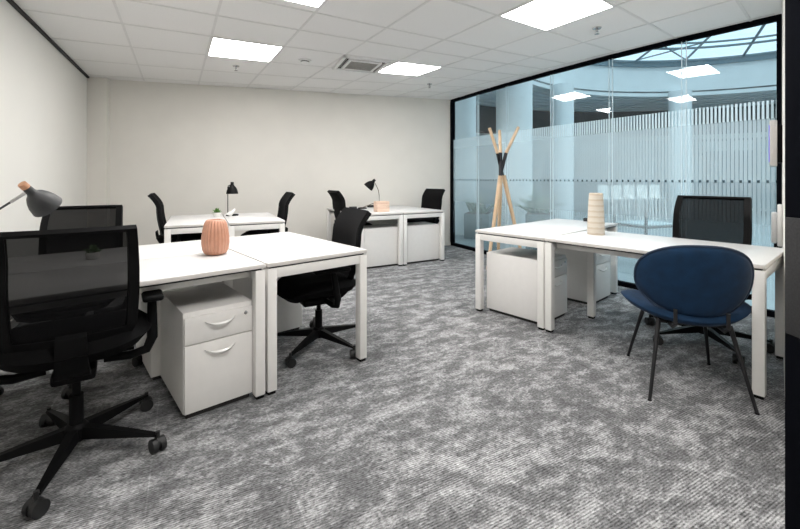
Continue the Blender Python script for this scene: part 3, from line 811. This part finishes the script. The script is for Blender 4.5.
power('black power module on the back desk left of the peach box', PB(-.36, .93), AB)
power('black power module on the back desks right of the peach box, at the seam', PB(.03, 1.12), AB)
power('black power module at the far edge of the desk left of the banded vase', PR(-.28, 1.50), AR)

# ------------------------------------------------------------------ the atrium beyond the glass
ACX, ACY, AR0 = 7.9, 7.15, 5.9
a0, a1 = R(-35), R(172)
def outward(p, k): return p
gb = [p + Vector((.85, .527))*.04 for p in gp]
struct('floor_atrium', MB().prism([(p.x, p.y) for p in gb] + [(3.9, 2.6), (9, -2), (20, -2), (20, 22), (-3, 22), (-3, 9), (.9, 7.9)], -.06, -.002), 'afloor')
struct('wall_bulkhead', MB().prism([(p.x, p.y) for p in gp]+[(p.x+.14, p.y+.09) for p in reversed(gp)], CH+.12, 3.95), 'aw')
struct('wall_atrium', MB().arc(ACX, ACY, 9.4, 9.6, a0, a1, 0, 3.95), 'aw')
sl = MB(); k = 0; r = AR0+.25
while r < 9.3: sl.arc(ACX, ACY, r, r+.24, a0, a1, 3.86, 3.93); r += .44
struct('ceiling_slats', sl, 'aslat')
struct('ceiling_soffit', MB().arc(ACX, ACY, AR0, 9.6, 0, 2*PI, 3.95, 4.0, 96), 'adark')
struct('wall_drum', MB().arc(ACX, ACY, AR0, AR0+.15, 0, 2*PI, 3.84, 4.9, 96), 'aw')
struct('trim_3', MB().arc(ACX, ACY, AR0-.06, AR0+.02, 0, 2*PI, 4.78, 4.92, 96), 'abar')
# skylight
sk = MB()
for rr, z, w in ((5.85, 4.95, .05), (5.0, 5.10, .035), (4.7, 5.16, .03), (2.8, 5.54, .04), (.9, 5.92, .05)):
    sk.tube([(ACX+rr*math.cos(2*PI*i/72), ACY+rr*math.sin(2*PI*i/72), z) for i in range(72)], w, 6, True)
for i in range(24):
    an = 2*PI*i/24+.06; c_, s_2 = math.cos(an), math.sin(an)
    sk.rod((ACX+5.85*c_, ACY+5.85*s_2, 4.95), (ACX+.9*c_, ACY+.9*s_2, 5.92), .035, n=6)
    if i % 4 == 1:
        an2 = an+2*PI/24
        sk.rod((ACX+5.8*c_, ACY+5.8*s_2, 4.98), (ACX+4.7*math.cos(an2), ACY+4.7*math.sin(an2), 5.16), .022, n=6)
        sk.rod((ACX+4.7*c_, ACY+4.7*s_2, 5.16), (ACX+5.8*math.cos(an2), ACY+5.8*math.sin(an2), 4.98), .022, n=6)
struct('skylight_frame', sk, 'abar', angle=60)
struct('window_skylight', MB().arc(ACX, ACY, .5, 5.95, 0, 2*PI, 6.03, 6.035, 72, 4.99, 4.995), 'skyglass')
# columns
for k, (px, dd) in enumerate(((514, 7.1), (562.5, 11.9), (680, 12.8), (760, 16.), (474, 9.0))):
    x = (px-400)/F*dd
    if k == 3: continue
    rad = .31 if k < 3 else .34
    if k == 4: x -= .3
    struct('pillar_%d' % (k+1), MB().lathe([(0, 0), (rad, 0), (rad, 3.95), (0, 3.95)], 40), 'aw', loc=(x, dd, 0))
# glazed partition fronts and doors on the atrium wall
for i in range(16):
    an = R(160)-i*R(9.5); c_, s_2 = math.cos(an), math.sin(an); an2 = an-R(8.6)
    dark = i in (2, 6, 7, 10)
    mb = MB().arc(ACX, ACY, 9.30, 9.40, an2, an, .1, 2.25 if dark else 2.6, 6)
    struct('trim_%d' % (i+4), mb, 'adoor' if dark else 'apanel')
ml = MB()
for i in range(17):
    an = R(160.5)-i*R(9.5)
    for q_ in (0, .5):
        a_ = an-R(9.5)*q_; c_, s_2 = math.cos(a_), math.sin(a_)
        ml.box(-.03, .03, -.03, .03, 0, 2.65, mat=Matrix.Translation((ACX+9.26*c_, ACY+9.26*s_2, 0)) @ Matrix.Rotation(a_, 4, 'Z'))
ml.arc(ACX, ACY, 9.22, 9.30, a0, a1, 2.10, 2.16).arc(ACX, ACY, 9.22, 9.30, a0, a1, 2.62, 2.70)
struct('trim_20', ml, 'adoor')
struct('trim_21', MB().arc(ACX, ACY, 9.0, 9.4, a0, a1, 2.9, 3.85), 'adark')
# planters
def planter(label, px, d, w, h, n, ln):
    x = (px-400)/F*d
    t = thing('planter', label, 'planter', (x, d, 0), R(-20), 'planters outside the glass')
    obj('box', MB().box(-w/2, w/2, -.2, .2, 0, h, .01), 'planter', t)
    obj('soil', MB().box(-w/2+.02, w/2-.02, -.18, .18, h, h+.01), 'soil', t)
    mb = MB()
    for k in range(n):
        a_ = random.uniform(0, 2*PI); e_ = random.uniform(.5, 1.45); l_ = ln*random.uniform(.6, 1.1)
        st = Vector((random.uniform(-w/2+.08, w/2-.08), random.uniform(-.12, .12), h)); pts = []
        for s in range(6):
            q_ = s/5; pts.append(st+Vector((math.cos(a_)*math.cos(e_)*l_*q_, math.sin(a_)*math.cos(e_)*l_*q_, math.sin(e_)*l_*q_-.25*l_*q_*q_)))
        mb.tube(pts, [.012, .022, .022, .018, .012, .002], 5)
    obj('foliage', mb, 'leafd', t)
planter('dark grey planter with spiky plants outside the glass right of the coat stand', 540, 6.1, .40, .68, 34, .5)
planter('dark planter with drooping leaves outside the glass left of the coat stand', 478, 8.2, .5, .5, 24, .6)
# dark metal framed tables outside
def frame_table(label, px, d, w, dp, h, rz):
    t = thing('metal_table', label, 'table', ((px-400)/F*d, d, 0), rz, 'metal-framed tables outside the glass')
    for sx in (-1, 1):
        for sy in (-1, 1): obj('leg', MB().box(sx*w/2-.015, sx*w/2+.015, sy*dp/2-.015, sy*dp/2+.015, 0, h, .003), 'blkmetal', t)
    f_ = MB()
    for sy in (-1, 1): f_.box(-w/2, w/2, sy*dp/2-.012, sy*dp/2+.012, h-.2, h-.17)
    for sx in (-1, 1): f_.box(sx*w/2-.012, sx*w/2+.012, -dp/2, dp/2, h-.2, h-.17)
    obj('rail', f_, 'blkmetal', t); obj('tabletop', MB().box(-w/2, w/2, -dp/2, dp/2, h-.168, h-.15, .003), 'apanel', t)
frame_table('dark metal-framed low table outside the glass behind the long desk', 646, 5.7, .62, .5, .74, R(20))
# white bar stools far beyond
def make_stool():
    t = thing('bar_stool', 'white bar stool in the row beyond the glass behind the long desk', 'stool', (0, 0, 0), 0, 'white bar stools in the atrium')
    sh = MB().shell(lambda u, v: Vector(((u-.5)*.25, -.18+.36*v if v > .4 else -.18-.02*(1-v), .72+(0 if v > .4 else .32*(1-v/.4)))), 6, 10, .02)
    obj('seat', sh, 'pot', t, angle=60)
    for sx in (-1, 1):
        for sy in (-1, 1): obj('leg', MB().rod((sx*.125, sy*.2, 0), (sx*.10, sy*.13, .72), .014, n=8), 'pot', t)
    return t
st0 = make_stool()
for k, px in enumerate((606, 619, 632, 645, 658)):
    t = st0 if k == 0 else copy_tree(st0); d = 9.9+.1*k; t.location = ((px-400)/F*d, d, 0); t.rotation_euler.z = R(170)

# ------------------------------------------------------------------ daylight
w = bpy.data.worlds.new('sky'); S.world = w; w.use_nodes = True
nt = w.node_tree; bg = nt.nodes['Background']
tc = N(nt, 'ShaderNodeTexCoord'); nz = N(nt, 'ShaderNodeTexNoise', inp={'Scale': 2.5, 'Detail': 4.}); L(nt, tc.outputs['Generated'], nz.inputs['Vector'])
cr = N(nt, 'ShaderNodeValToRGB'); cr.color_ramp.elements[0].color = c4((.60, .83, .95)); cr.color_ramp.elements[1].color = c4((.90, .97, 1.)); cr.color_ramp.elements[0].position = .35; cr.color_ramp.elements[1].position = .65
L(nt, nz.outputs['Fac'], cr.inputs['Fac']); L(nt, cr.outputs[0], bg.inputs['Color']); bg.inputs['Strength'].default_value = 1.5

sun = bpy.data.lights.new('overcast_sun', 'SUN'); sun.energy = 4.; sun.angle = R(100); sun.color = (.88, .97, 1.)
so = bpy.data.objects.new('overcast_sun', sun); COL.objects.link(so); so.location = (8, 7, 9); so.rotation_euler = (R(-12), R(8), 0)
S.view_settings.view_transform = 'Standard'; S.view_settings.look = 'None'; S.view_settings.gamma = 1.; S.view_settings.exposure = 0.
S.view_settings.use_curve_mapping = False
S.cycles.use_denoising = True; S.cycles.max_bounces = 10; S.cycles.diffuse_bounces = 5; S.cycles.transparent_max_bounces = 24
S.cycles.sample_clamp_indirect = 6.
